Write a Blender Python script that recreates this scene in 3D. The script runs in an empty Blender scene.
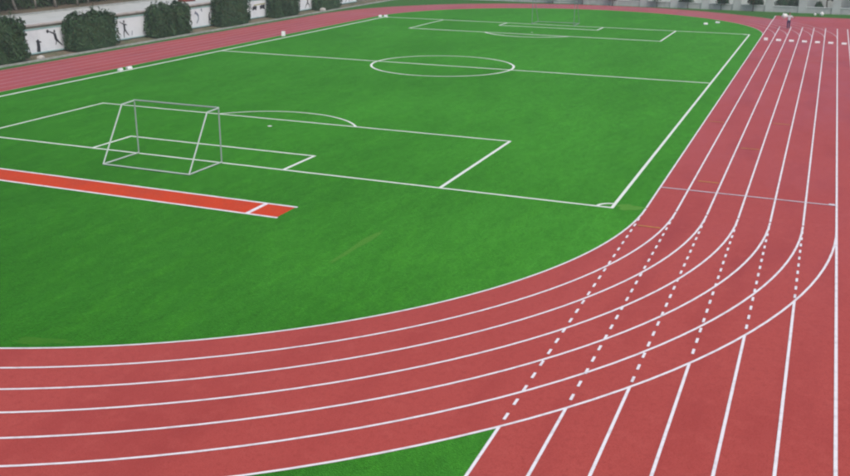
import bpy, bmesh, math, random
from mathutils import Vector, Matrix
random.seed(7)
R = math.radians
S = bpy.context.scene
COL = S.collection

# ------------------------------------------------------------------ camera
YAW, PITCH, ROLL, FPX = 22.045, 18.302, 0.493, 961.46
cam_d = bpy.data.cameras.new('camera')
cam_d.sensor_width = 36.0
cam_d.lens = FPX / 850.0 * 36.0
cam_d.clip_start = 0.1
cam_d.clip_end = 6000
cam = bpy.data.objects.new('camera', cam_d)
COL.objects.link(cam)
_y, _t, _r = R(YAW), R(PITCH), R(ROLL)
_F = Vector((-math.sin(_y) * math.cos(_t), math.cos(_y) * math.cos(_t), -math.sin(_t)))
_X = Vector((math.cos(_y), math.sin(_y), 0))
_U = _X.cross(_F)
_X2 = _X * math.cos(_r) + _U * math.sin(_r)
_U2 = -_X * math.sin(_r) + _U * math.cos(_r)
_M = Matrix((_X2, _U2, -_F)).transposed().to_4x4()
_M.translation = Vector((7.189, -38.389, 11.285))
cam.matrix_world = _M
S.camera = cam

# ------------------------------------------------------------------ world, sun, exposure
SUN_EL, SUN_AZ = 55.0, 128.0          # elevation, compass-like rotation
W = bpy.data.worlds.new('World')
S.world = W
W.use_nodes = True
nt = W.node_tree
nt.nodes.clear()
sky = nt.nodes.new('ShaderNodeTexSky')
sky.sky_type = 'NISHITA'
sky.sun_disc = False
sky.sun_elevation = R(SUN_EL)
sky.sun_rotation = R(SUN_AZ)
sky.air_density = 1.0
sky.dust_density = 4.0
sky.ozone_density = 1.0
bg = nt.nodes.new('ShaderNodeBackground')
bg.inputs['Strength'].default_value = 0.10
wo = nt.nodes.new('ShaderNodeOutputWorld')
nt.links.new(sky.outputs[0], bg.inputs[0])
nt.links.new(bg.outputs[0], wo.inputs[0])
sun_d = bpy.data.lights.new('sun', 'SUN')
sun_d.energy = 1.3
sun_d.angle = R(40)
sun_d.color = (1.0, 0.96, 0.9)
sun = bpy.data.objects.new('sun', sun_d)
COL.objects.link(sun)
_az = R(SUN_AZ)
_dir = Vector((math.sin(_az) * math.cos(R(SUN_EL)), math.cos(_az) * math.cos(R(SUN_EL)), math.sin(R(SUN_EL))))
sun.rotation_euler = _dir.to_track_quat('Z', 'Y').to_euler()
S.view_settings.view_transform = 'Standard'
S.view_settings.look = 'None'
S.view_settings.gamma = 1.0
S.view_settings.use_curve_mapping = False
S.view_settings.exposure = 0.35
S.render.engine = 'CYCLES'
S.cycles.pixel_filter_type = 'BLACKMAN_HARRIS'
S.cycles.filter_width = 2.5
S.cycles.volume_step_rate = 4.0
S.cycles.volume_bounces = 1

# ------------------------------------------------------------------ materials
def mat(name, base, rough=0.8, var=(), bump=None, spec=0.3, coords='Object', metallic=0.0, objvar=0.0, sheen=None, pile=None):
    """var: list of (scale, detail, colour2, lo, hi[, stretch]) noise layers mixed on the base; bump: (scale, strength, distance)"""
    m = bpy.data.materials.new(name)
    m.use_nodes = True
    t = m.node_tree
    N, L = t.nodes, t.links
    b = N['Principled BSDF']
    b.inputs['Roughness'].default_value = rough
    b.inputs['Specular IOR Level'].default_value = spec
    b.inputs['Metallic'].default_value = metallic
    if sheen:
        b.inputs['Sheen Weight'].default_value = sheen[0]
        b.inputs['Sheen Roughness'].default_value = sheen[1]
        b.inputs['Sheen Tint'].default_value = (*sheen[2], 1)
    if coords == 'World':
        tc = N.new('ShaderNodeNewGeometry'); co = tc.outputs['Position']
    else:
        tc = N.new('ShaderNodeTexCoord'); co = tc.outputs['Object']
    rgb = N.new('ShaderNodeRGB')
    rgb.outputs[0].default_value = (*base, 1)
    cur = rgb.outputs[0]
    for v in var:
        sc, det, c2, lo, hi = v[:5]
        src = co
        if len(v) > 5:
            mp = N.new('ShaderNodeMapping')
            mp.inputs['Scale'].default_value = v[5]
            if len(v) > 6:
                mp.inputs['Rotation'].default_value = (0, 0, R(v[6]))
            L.new(co, mp.inputs[0]); src = mp.outputs[0]
        n = N.new('ShaderNodeTexNoise')
        n.inputs['Scale'].default_value = sc
        n.inputs['Detail'].default_value = det
        L.new(src, n.inputs['Vector'])
        r = N.new('ShaderNodeMapRange')
        r.inputs['From Min'].default_value = lo
        r.inputs['From Max'].default_value = hi
        L.new(n.outputs['Fac'], r.inputs['Value'])
        mx = N.new('ShaderNodeMix'); mx.data_type = 'RGBA'
        L.new(r.outputs[0], mx.inputs['Factor'])
        L.new(cur, mx.inputs['A'])
        mx.inputs['B'].default_value = (*c2, 1)
        cur = mx.outputs['Result']
    if objvar:
        oi = N.new('ShaderNodeObjectInfo')
        hs = N.new('ShaderNodeHueSaturation')
        mr = N.new('ShaderNodeMapRange')
        mr.inputs['To Min'].default_value = 1 - objvar
        mr.inputs['To Max'].default_value = 1 + objvar
        L.new(oi.outputs['Random'], mr.inputs['Value'])
        L.new(mr.outputs[0], hs.inputs['Value'])
        L.new(cur, hs.inputs['Color'])
        cur = hs.outputs[0]
    L.new(cur, b.inputs['Base Color'])
    if sheen and len(sheen) > 3:          # pile combed unevenly: the sheen comes and goes
        acc = None
        for sc, det, st, ang, lo, hi, a0, a1 in sheen[3]:
            mp = N.new('ShaderNodeMapping')
            mp.inputs['Scale'].default_value = st
            mp.inputs['Rotation'].default_value = (0, 0, R(ang))
            L.new(co, mp.inputs[0])
            n = N.new('ShaderNodeTexNoise')
            n.inputs['Scale'].default_value = sc
            n.inputs['Detail'].default_value = det
            L.new(mp.outputs[0], n.inputs['Vector'])
            r = N.new('ShaderNodeMapRange')
            for k_, v_ in (('From Min', lo), ('From Max', hi), ('To Min', a0), ('To Max', a1)):
                r.inputs[k_].default_value = v_
            L.new(n.outputs['Fac'], r.inputs['Value'])
            if acc is None:
                acc = r.outputs[0]
            else:
                mu = N.new('ShaderNodeMath'); mu.operation = 'MULTIPLY'
                L.new(acc, mu.inputs[0]); L.new(r.outputs[0], mu.inputs[1])
                acc = mu.outputs[0]
        L.new(acc, b.inputs['Sheen Weight'])
    if bump:
        n = N.new('ShaderNodeTexNoise')
        n.inputs['Scale'].default_value = bump[0]
        n.inputs['Detail'].default_value = 3
        L.new(co, n.inputs['Vector'])
        bp = N.new('ShaderNodeBump')
        bp.inputs['Strength'].default_value = bump[1]
        bp.inputs['Distance'].default_value = bump[2]
        L.new(n.outputs['Fac'], bp.inputs['Height'])
        if pile:
            cv = N.new('ShaderNodeCombineXYZ')
            pn = Vector(pile).normalized()
            for q in range(3):
                cv.inputs[q].default_value = pn[q]
            L.new(cv.outputs[0], bp.inputs['Normal'])
        L.new(bp.outputs[0], b.inputs['Normal'])
    return m

def leafmat(name, base, c2, c3):
    m = mat(name, base, 0.6, [(1.1, 3, c2, 0.42, 0.6), (9.0, 2, c3, 0.52, 0.75)], spec=0.25, objvar=0.12)
    return m

PILE_TILT = (0.78, 0.16, 1.0)      # normals tilted towards +x; puts the near-left light falloff into the turf
TURF = mat('artificial_turf', (0.0080, 0.084, 0.0050), 0.95,
           [(0.05, 3, (0.014, 0.122, 0.006), 0.40, 0.62),
            (0.30, 5, (0.007, 0.078, 0.006), 0.44, 0.70, (1.0, 0.30, 1), 35),
            (1.3, 6, (0.026, 0.165, 0.008), 0.47, 0.72, (1.0, 0.25, 1), 35),
            (4.5, 6, (0.006, 0.070, 0.005), 0.46, 0.72, (1.0, 0.40, 1), 35),
            (16.0, 3, (0.006, 0.064, 0.004), 0.46, 0.68)],
           bump=(30.0, 0.9, 0.04), spec=0.03, coords='World', sheen=(1.0, 0.51, (0.225, 1.0, 0.115),
           [(0.12, 4, (1, 0.5, 1), 20, 0.35, 0.65, 0.76, 1.0), (0.8, 6, (1, 0.3, 1), 35, 0.30, 0.70, 0.90, 1.08),
            (3.5, 6, (1, 0.35, 1), 35, 0.30, 0.70, 0.86, 1.12), (14.0, 4, (1, 0.5, 1), 35, 0.3, 0.7, 0.78, 1.16)]), pile=PILE_TILT)
TURF_PALE = mat('pale_worn_turf', (0.030, 0.150, 0.010), 0.95, [(1.5, 5, (0.016, 0.140, 0.007), 0.40, 0.66), (9.0, 4, (0.014, 0.13, 0.006), 0.45, 0.7)],
           bump=(60.0, 0.5, 0.02), spec=0.03, coords='World', sheen=(1.0, 0.51, (0.42, 1.0, 0.18)), pile=PILE_TILT)
GRASS = mat('verge_grass', (0.044, 0.165, 0.030), 0.95,
            [(0.25, 5, (0.055, 0.150, 0.030), 0.45, 0.7), (4.0, 5, (0.024, 0.085, 0.016), 0.45, 0.7),
             (22.0, 3, (0.06, 0.16, 0.03), 0.5, 0.75)], bump=(35.0, 0.8, 0.04), spec=0.1, coords='World')
TRACK = mat('red_polyurethane_track', (0.43, 0.072, 0.061), 0.85,
            [(0.09, 4, (0.455, 0.080, 0.066), 0.40, 0.64),
             (0.5, 6, (0.345, 0.050, 0.045), 0.50, 0.76, (1.0, 0.22, 1)),
             (1.6, 6, (0.465, 0.088, 0.074), 0.52, 0.80),
             (6.0, 5, (0.365, 0.058, 0.050), 0.50, 0.78),
             (30.0, 3, (0.30, 0.040, 0.036), 0.50, 0.74),
             (70.0, 2, (0.50, 0.125, 0.11), 0.58, 0.8)],
            bump=(90.0, 0.35, 0.006), spec=0.10, coords='World', sheen=(0.24, 0.28, (0.46, 0.54, 1.0), [(0.15, 5, (1, 0.6, 1), 0, 0.35, 0.65, 0.20, 0.34), (1.4, 6, (1, 0.35, 1), 0, 0.3, 0.7, 0.85, 1.15)]))
RUNWAY = mat('orange_red_runway', (0.60, 0.058, 0.018), 0.85,
             [(0.5, 4, (0.50, 0.056, 0.026), 0.45, 0.7), (3.0, 5, (0.45, 0.06, 0.03), 0.52, 0.78), (12.0, 4, (0.62, 0.090, 0.045), 0.5, 0.75)],
             bump=(90.0, 0.35, 0.006), spec=0.10, coords='World')
PAINT = mat('white_line_paint', (0.84, 0.83, 0.87), 0.7,
            [(3.0, 5, (0.66, 0.62, 0.66), 0.5, 0.75), (24.0, 4, (0.60, 0.48, 0.50), 0.60, 0.85)], coords='World')
DULLPAINT = mat('dull_pinkish_line_paint', (0.64, 0.53, 0.58), 0.7, [(3.0, 5, (0.50, 0.34, 0.37), 0.45, 0.7), (24.0, 4, (0.44, 0.24, 0.25), 0.56, 0.8)], coords='World')  # duller, pinker line paint; stands in for the blur of distant lines
TURFLINE = mat('white_turf_line', (0.80, 0.85, 0.80), 0.9,
               [(2.0, 5, (0.68, 0.79, 0.68), 0.5, 0.75), (20.0, 4, (0.48, 0.66, 0.46), 0.58, 0.85)], coords='World')
THINLINE = mat('thin_grey_white_paint', (0.66, 0.63, 0.70), 0.7, [(5.0, 4, (0.54, 0.44, 0.50), 0.5, 0.75)], coords='World')
FAINTLINE = mat('worn_line_paint', (0.46, 0.24, 0.24), 0.7, [(5.0, 4, (0.38, 0.14, 0.14), 0.5, 0.75)], coords='World')
YELLOW = mat('faded_yellow_paint', (0.60, 0.32, 0.07), 0.7, [(6.0, 4, (0.50, 0.20, 0.07), 0.45, 0.7)], coords='World')
STEEL = mat('white_painted_steel', (0.50, 0.58, 0.55), 0.45, [(4.0, 4, (0.50, 0.55, 0.54), 0.5, 0.7)], spec=0.5)
STEEL_GREY = mat('greyed_white_steel', (0.33, 0.40, 0.38), 0.45, [(4.0, 4, (0.33, 0.37, 0.37), 0.5, 0.7)], spec=0.5)  # greyer tone of the white paint, for near posts and far goal
STEEL_DULL = mat('dull_green_grey_steel', (0.22, 0.30, 0.26), 0.6, [(4.0, 4, (0.17, 0.23, 0.20), 0.5, 0.7)], spec=0.3)
PLASTIC = mat('white_plastic', (0.80, 0.81, 0.83), 0.45, [(6.0, 3, (0.7, 0.71, 0.74), 0.5, 0.8)], spec=0.4, objvar=0.05)
CONCRETE = mat('pale_concrete', (0.50, 0.53, 0.52), 0.9,
               [(0.35, 5, (0.42, 0.45, 0.43), 0.45, 0.7), (1.6, 6, (0.56, 0.58, 0.57), 0.5, 0.75),
                (0.9, 6, (0.36, 0.35, 0.31), 0.60, 0.80, (1, 0.15, 1))], bump=(25, 0.3, 0.01), coords='World')
KERB = mat('grey_kerb_concrete', (0.36, 0.38, 0.37), 0.9, [(1.5, 5, (0.27, 0.28, 0.26), 0.45, 0.7), (9, 4, (0.42, 0.43, 0.42), 0.5, 0.8)],
           bump=(30, 0.4, 0.01), objvar=0.1)
WALLMAT = mat('weathered_wall_render', (0.20, 0.20, 0.17), 0.95, [(0.8, 5, (0.14, 0.16, 0.12), 0.42, 0.65), (5, 5, (0.26, 0.25, 0.21), 0.5, 0.75)],
              bump=(20, 0.4, 0.01))
COPING = mat('pinkish_coping', (0.50, 0.47, 0.46), 0.9, [(1.2, 5, (0.38, 0.34, 0.31), 0.45, 0.7)], bump=(25, 0.3, 0.01))
SOIL = mat('bare_soil', (0.17, 0.14, 0.10), 0.95, [(0.7, 5, (0.10, 0.12, 0.06), 0.45, 0.65), (4, 5, (0.22, 0.19, 0.14), 0.5, 0.75)],
           bump=(12, 0.8, 0.05), coords='World')
FOREST_FLOOR = mat('leaf_litter', (0.15, 0.12, 0.085), 0.95, [(0.5, 5, (0.085, 0.085, 0.05), 0.45, 0.65), (3, 5, (0.20, 0.16, 0.12), 0.5, 0.75)],
                   bump=(8, 0.8, 0.06), coords='World')
BOARD = mat('white_mural_board', (0.82, 0.87, 0.92), 0.6, [(0.9, 4, (0.70, 0.74, 0.79), 0.45, 0.7), (7, 4, (0.62, 0.66, 0.70), 0.62, 0.85)])
TEAL = mat('pale_teal_frame', (0.32, 0.52, 0.52), 0.6, [(3, 4, (0.26, 0.44, 0.46), 0.45, 0.7)])
INK = mat('black_mural_paint', (0.025, 0.028, 0.04), 0.7, [(3, 3, (0.05, 0.055, 0.07), 0.5, 0.75)])
INK_BLUE = mat('blue_grey_mural_paint', (0.12, 0.16, 0.24), 0.7, [(3, 3, (0.16, 0.20, 0.28), 0.5, 0.75)])
INK_YELLOW = mat('yellow_mural_paint', (0.42, 0.40, 0.12), 0.7, [(3, 3, (0.3, 0.3, 0.12), 0.5, 0.75)])
FARWALL = mat('grey_white_far_wall', (0.42, 0.45, 0.46), 0.9, [(0.7, 5, (0.34, 0.37, 0.38), 0.45, 0.7), (3, 5, (0.48, 0.50, 0.50), 0.5, 0.75)], bump=(20, 0.3, 0.01))
PILLAR = mat('pale_pillar_render', (0.50, 0.54, 0.55), 0.9, [(1.5, 5, (0.42, 0.46, 0.46), 0.45, 0.7)], bump=(20, 0.3, 0.01), objvar=0.06)
WHITEWALL = mat('white_rear_wall', (0.74, 0.75, 0.76), 0.85, [(0.8, 5, (0.64, 0.66, 0.66), 0.45, 0.7)], bump=(20, 0.2, 0.01))
BARK_PALE = mat('pale_bark', (0.26, 0.24, 0.21), 0.95, [(3, 5, (0.15, 0.14, 0.12), 0.45, 0.65, (1, 1, 0.3))], bump=(14, 0.8, 0.03), objvar=0.15)
BARK_DARK = mat('dark_bark', (0.07, 0.06, 0.05), 0.95, [(3, 5, (0.11, 0.10, 0.08), 0.45, 0.65, (1, 1, 0.3))], bump=(14, 0.8, 0.03))
LEAF_HEDGE = leafmat('hedge_leaves', (0.032, 0.078, 0.036), (0.046, 0.100, 0.044), (0.080, 0.135, 0.050))
LEAF_WOOD = leafmat('wood_leaves', (0.028, 0.058, 0.026), (0.042, 0.075, 0.032), (0.06, 0.09, 0.035))
LEAF_FAR = leafmat('clipped_tree_leaves', (0.026, 0.075, 0.034), (0.036, 0.095, 0.040), (0.06, 0.12, 0.05))
STONE = mat('pale_stone', (0.52, 0.50, 0.47), 0.9, [(5, 4, (0.4, 0.38, 0.35), 0.45, 0.7)], bump=(14, 0.6, 0.02))
SKIN = mat('skin', (0.45, 0.25, 0.17), 0.55)
HAIR = mat('black_hair', (0.02, 0.018, 0.016), 0.5)
SHIRT = mat('pale_grey_shirt', (0.58, 0.60, 0.64), 0.85, [(9, 4, (0.46, 0.48, 0.53), 0.45, 0.7)])
TROUSERS = mat('dark_purple_trousers', (0.06, 0.05, 0.13), 0.85, [(9, 4, (0.07, 0.05, 0.11), 0.45, 0.7)])
SHOE = mat('dark_shoes', (0.04, 0.035, 0.04), 0.6)
SACK = mat('white_sack', (0.80, 0.81, 0.80), 0.8, [(5, 4, (0.68, 0.69, 0.70), 0.45, 0.7)], bump=(9, 0.6, 0.03))
DARKRED = mat('dark_red_sheet', (0.16, 0.035, 0.03), 0.8, [(4, 4, (0.10, 0.03, 0.03), 0.45, 0.7)])

# ------------------------------------------------------------------ helpers
def link(name, me, m=None, parent=None, loc=None):
    o = bpy.data.objects.new(name, me)
    COL.objects.link(o)
    if m is not None and me is not None and not me.materials:
        me.materials.append(m)
    if parent is not None:
        o.parent = parent
    if loc is not None:
        o.location = loc
    return o

def tag(o, label, cat, group=None):
    o['label'] = label
    o['category'] = cat
    if group:
        o['group'] = group
    return o

def structure(o, kind='structure'):
    o['kind'] = kind
    return o

def empty(name, loc=(0, 0, 0), rz=0.0):
    o = bpy.data.objects.new(name, None)
    o.empty_display_size = 0.2
    COL.objects.link(o)
    o.location = loc
    o.rotation_euler = (0, 0, rz)
    return o

def mesh(verts, faces, name='mesh', smooth=False):
    me = bpy.data.meshes.new(name)
    me.from_pydata([tuple(v) for v in verts], [], faces)
    if smooth:
        me.polygons.foreach_set('use_smooth', [True] * len(me.polygons))
    me.update()
    return me

def from_bm(bm, name='mesh', smooth=False):
    bmesh.ops.recalc_face_normals(bm, faces=bm.faces[:])
    me = bpy.data.meshes.new(name)
    bm.to_mesh(me)
    bm.free()
    if smooth:
        me.polygons.foreach_set('use_smooth', [True] * len(me.polygons))
    return me

def box_mesh(x0, x1, y0, y1, z0, z1, bevel=0.0):
    bm = bmesh.new()
    bmesh.ops.create_cube(bm, size=1)
    for v in bm.verts:
        v.co = Vector(((x0 + x1) / 2 + v.co.x * (x1 - x0), (y0 + y1) / 2 + v.co.y * (y1 - y0), (z0 + z1) / 2 + v.co.z * (z1 - z0)))
    if bevel:
        bmesh.ops.bevel(bm, geom=bm.edges[:], offset=bevel, segments=2, affect='EDGES', profile=0.6)
    return from_bm(bm)

def strip(path, w, z, closed=False):
    """flat ribbon of width w along a 2-D path"""
    n = len(path)
    vs, fs = [], []
    for i, (x, y) in enumerate(path):
        if closed:
            a, b = path[i - 1], path[(i + 1) % n]
        else:
            a, b = path[max(i - 1, 0)], path[min(i + 1, n - 1)]
        dx, dy = b[0] - a[0], b[1] - a[1]
        l = math.hypot(dx, dy) or 1
        nx, ny = -dy / l * w / 2, dx / l * w / 2
        vs += [(x + nx, y + ny, z), (x - nx, y - ny, z)]
    m = n if closed else n - 1
    for i in range(m):
        j = (i + 1) % n
        fs.append((2 * i + 1, 2 * j + 1, 2 * j, 2 * i))
    return mesh(vs, fs)

def rect(x0, x1, y0, y1, z):
    return mesh([(x0, y0, z), (x1, y0, z), (x1, y1, z), (x0, y1, z)], [(0, 1, 2, 3)])

def tube(bm, a, b, r0, r1=None, seg=10, caps=True):
    a, b = Vector(a), Vector(b)
    r1 = r0 if r1 is None else r1
    d = (b - a).normalized()
    u = d.orthogonal().normalized()
    v = d.cross(u)
    ra, rb = [], []
    for i in range(seg):
        t = 2 * math.pi * i / seg
        o = u * math.cos(t) + v * math.sin(t)
        ra.append(bm.verts.new(a + o * r0))
        rb.append(bm.verts.new(b + o * r1))
    for i in range(seg):
        j = (i + 1) % seg
        bm.faces.new((ra[i], ra[j], rb[j], rb[i]))
    if caps:
        bm.faces.new(ra[::-1])
        bm.faces.new(rb)

def tube_path(bm, pts, rads, seg=8):
    rings = []
    for i, p in enumerate(pts):
        p = Vector(p)
        a = Vector(pts[max(i - 1, 0)]); b = Vector(pts[min(i + 1, len(pts) - 1)])
        d = (b - a).normalized()
        u = Vector((1, 0, 0)) if abs(d.x) < 0.9 else Vector((0, 1, 0))
        u = (u - d * u.dot(d)).normalized()
        v = d.cross(u)
        rings.append([bm.verts.new(p + (u * math.cos(2 * math.pi * k / seg) + v * math.sin(2 * math.pi * k / seg)) * rads[i]) for k in range(seg)])
    for i in range(len(rings) - 1):
        for k in range(seg):
            j = (k + 1) % seg
            bm.faces.new((rings[i][k], rings[i][j], rings[i + 1][j], rings[i + 1][k]))
    bm.faces.new(rings[0][::-1])
    bm.faces.new(rings[-1])

# ------------------------------------------------------------------ field layout (metres)
PW, PL = 42.47, 70.55          # pitch
MX = -PW / 2                   # centre line x
S0, LW = 1.318, 1.22           # inner edge of the straight, lane width
R0 = S0 - MX                   # inner bend radius
YN, YF = 0.45, PL - 0.45       # bend centres
ZT, ZS, ZP = 0.004, 0.008, 0.012   # track ring, straight, pitch turf
LINEW = 0.076

# ------------------------------------------------------------------ ground
ground = structure(link('ground', rect(-1500, 1500, -1500, 1500, 0.0), GRASS))

def loop_path(r, n=96):
    """open path: from the right tangent of the far bend round to the right tangent of the near bend"""
    p = []
    for i in range(n + 1):
        a = math.pi * i / n
        p.append((MX + r * math.cos(a), YF + r * math.sin(a)))
    for i in range(1, 20):
        p.append((MX - r, YF + (YN - YF) * i / 20))
    for i in range(n + 1):
        a = math.pi + math.pi * i / n
        p.append((MX + r * math.cos(a), YN + r * math.sin(a)))
    return p

ro = R0 + 6 * LW + 0.03
outer, inner = loop_path(ro), loop_path(R0 - 0.02)
nv = len(outer)
vs = [(x, y, ZT) for x, y in outer] + [(x, y, ZT) for x, y in inner]
fs = [(i, i + 1, nv + i + 1, nv + i) for i in range(nv - 1)]
track = structure(link('running_track', mesh(vs, fs), TRACK))
straight = structure(link('running_straight', rect(S0 - 0.04, 14.5, -44.0, 95.0, ZS), TRACK))
turf_v = [(x, y, ZP) for x, y in loop_path(R0)]
turf = structure(link('pitch_turf', mesh(turf_v, [tuple(range(len(turf_v)))]), TURF))
# turf in the wedge between the near bend and the straight, and outside the bend
wedge = structure(link('outer_turf', mesh([(-60, -44, ZP - 0.0105), (S0 - 0.04, -44, ZP - 0.0105), (S0 - 0.04, -12, ZP - 0.0105), (-60, -12, ZP - 0.0105)], [(0, 1, 2, 3)]), TURF))

# ---- lane lines round the bends and down the back straight
for i in range(7):
    lp = loop_path(R0 + i * LW)
    link('lane_line', strip(lp[:96], LINEW, 0.016), DULLPAINT, track)          # far bend
    link('lane_line', strip(lp[95:118], LINEW * 0.8, 0.016), DULLPAINT, track)   # back straight
    link('lane_line', strip(lp[117:], LINEW, 0.016), PAINT, track)            # near bend

# ---- straight lane lines: solid, dashed across the bend, solid again
dash_me = rect(-0.037, 0.037, -0.17, 0.17, 0.0)
dash_me.materials.append(PAINT)
def ydash(x):
    rr = R0 + 6 * LW
    return YN - math.sqrt(max(rr * rr - (x - MX) ** 2, 0))
for i in range(9):
    x = S0 + i * LW - (0.16 if i > 6 else 0)
    top = 94.9 if i == 0 else 81.0
    if i < 6:
        yc = ydash(x)
        link('straight_line', strip([(x, YN + 0.1), (x, 40), (x, top)], LINEW, 0.020), PAINT, straight)
        link('straight_line', strip([(x, -44), (x, yc - 0.02)], LINEW, 0.020), PAINT, straight)
        n = int((YN - 0.7 - yc) / 0.79)
        for k in range(n + 1):
            y = YN - 0.9 - k * 0.79
            if y - 0.2 < yc:
                break
            d = link('line_dash', dash_me, None, straight, (x, y, 0.024))
    else:
        link('straight_line', strip([(x, -44), (x, 20), (x, top)], LINEW * 1.1, 0.020), PAINT, straight)
link('finish_line', strip([(S0, 4.1), (S0 + 6 * LW, 4.1)], 0.10, 0.028), THINLINE, straight)
link('finish_line_mark', rect(S0 + 6 * LW - 0.30, S0 + 6 * LW - 0.06, 4.14, 4.32, 0.026), THINLINE, straight)
link('start_line', strip([(S0 + 0.02, 51.5), (S0 + 6 * LW, 51.5)], 0.12, 0.028), FAINTLINE, straight)
link('start_line', strip([(S0 + 0.02, 64.6), (S0 + 8 * LW, 64.6)], 0.12, 0.028), FAINTLINE, straight)
link('end_line', strip([(S0 + 0.7, 81.05), (S0 + 8 * LW, 81.05)], 0.14, 0.028), FAINTLINE, straight)
for x0, x1, y in [(1.42, 2.3, -2.03), (2.75, 3.66, 5.9), (3.95, 4.88, 13.8), (1.52, 2.42, 20.5), (5.1, 6.08, 21.4)]:
    link('stagger_mark', rect(x0, x1, y - 0.045, y + 0.045, 0.026), YELLOW, straight)

# ---- pitch markings
TW = 0.16
P2, G2, PD, GD, CR = 27.14 / 2, 11.234 / 2, 10.353, 3.07, 5.807
ZL = 0.018
def circ(cx, cy, r, a0, a1, n=64):
    return [(cx + r * math.cos(a0 + (a1 - a0) * k / n), cy + r * math.sin(a0 + (a1 - a0) * k / n)) for k in range(n + 1)]
def turfline(name, path, z=ZL, w=TW, closed=False):
    return link(name, strip(path, w, z, closed), TURFLINE, turf)
turfline('touchline', [(0, -TW / 2), (0, PL / 2), (0, PL + TW / 2)], w=0.14)
turfline('touchline', [(-PW, -TW / 2), (-PW, PL / 2), (-PW, PL + TW / 2)], w=0.22)
for yy in (0, PL):
    turfline('goal_line', [(-PW + 0.08, yy), (MX, yy), (-0.07, yy)], w=0.15 if yy == 0 else 0.24)
turfline('halfway_line', [(-PW + 0.08, PL / 2), (-0.07, PL / 2)], w=0.22)
turfline('centre_circle', circ(MX, PL / 2, CR, 0, 2 * math.pi)[:-1], ZL + 0.004, 0.18, True)
link('centre_spot', mesh([(x, y, ZL + 0.004) for x, y in circ(MX, PL / 2, 0.13, 0, 2 * math.pi, 16)[:-1]], [tuple(range(16))]), TURFLINE, turf)
for s, yb, fw_ in ((1, 0, 0.155), (-1, PL, 0.26)):
    for x in (MX - P2, MX + P2):
        turfline('penalty_area_line', [(x, yb + s * TW / 2), (x, yb + s * (PD - TW / 2))])
    turfline('penalty_area_line', [(MX - P2 - TW / 2, yb + s * PD), (MX + P2 + TW / 2, yb + s * PD)], w=fw_)
    for x in (MX - G2, MX + G2):
        turfline('goal_area_line', [(x, yb + s * TW / 2), (x, yb + s * (GD - TW / 2))])
    turfline('goal_area_line', [(MX - G2 - TW / 2, yb + s * GD), (MX + G2 + TW / 2, yb + s * GD)], w=fw_)
    # penalty arc
    r, h = 5.4, 4.6
    hw = 4.6
    sag = 2.45
    r = (hw * hw + sag * sag) / (2 * sag)
    cy = PD + sag - r
    a = math.asin(hw / r)
    turfline('penalty_arc', [(MX - 0.25 + r * math.sin(t), yb + s * (cy + r * math.cos(t))) for t in [(-a + 2 * a * k / 48) for k in range(49)]], ZL + 0.004, 0.13 if s > 0 else 0.24)
    sp = circ(MX - 0.2, yb + s * 8.5, 0.13, 0, 2 * math.pi, 16)[:-1]
    link('penalty_spot', mesh([(x, y, ZL) for x, y in sp], [tuple(range(16))]), TURFLINE, turf)
for cx, cy, a0 in ((0, 0, 90), (0, PL, 180), (-PW, 0, 0), (-PW, PL, 270)):
    turfline('corner_arc', circ(cx, cy, 0.62, R(a0), R(a0 + 90), 20), ZL + 0.004, 0.14)

# ---- paler worn patches and a seam in the turf
def patch(cx, cy, rx, ry, rot, sd, n=40):
    rnd = random.Random(sd)
    ph = [rnd.uniform(0, 6.28) for _ in range(4)]
    v = []
    for k in range(n):
        t = 6.2832 * k / n
        q = 1 + .16 * math.sin(3 * t + ph[0]) + .12 * math.sin(5 * t + ph[1]) + .08 * math.sin(9 * t + ph[2])
        a, b = rx * q * math.cos(t), ry * q * math.sin(t)
        v.append((cx + a * math.cos(rot) - b * math.sin(rot), cy + a * math.sin(rot) + b * math.cos(rot), 0.0145))
    return link('worn_turf_patch', mesh(v, [tuple(range(n))]), TURF_PALE, turf)
patch(0.66, 0.35, 0.52, 0.42, 0, 1)
patch(-7.5, -8.5, 0.14, 2.0, R(-2), 2)
patch(-12.0, -19.6, 0.8, 0.22, R(20), 3)

# ---- long-jump runway laid in the turf
runway = structure(link('jump_runway', rect(-34.0, -12.0, -6.78, -5.22, ZL), RUNWAY))
link('runway_edge_line', strip([(-34.0, -5.20), (-11.92, -5.20)], 0.14, ZL + 0.005), PAINT, runway)
link('runway_edge_line', strip([(-34.0, -6.80), (-11.92, -6.80)], 0.14, ZL + 0.005), PAINT, runway)
link('take_off_board', box_mesh(-13.45, -13.27, -6.75, -5.25, 0.0, ZL + 0.011), PAINT, runway)

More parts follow.
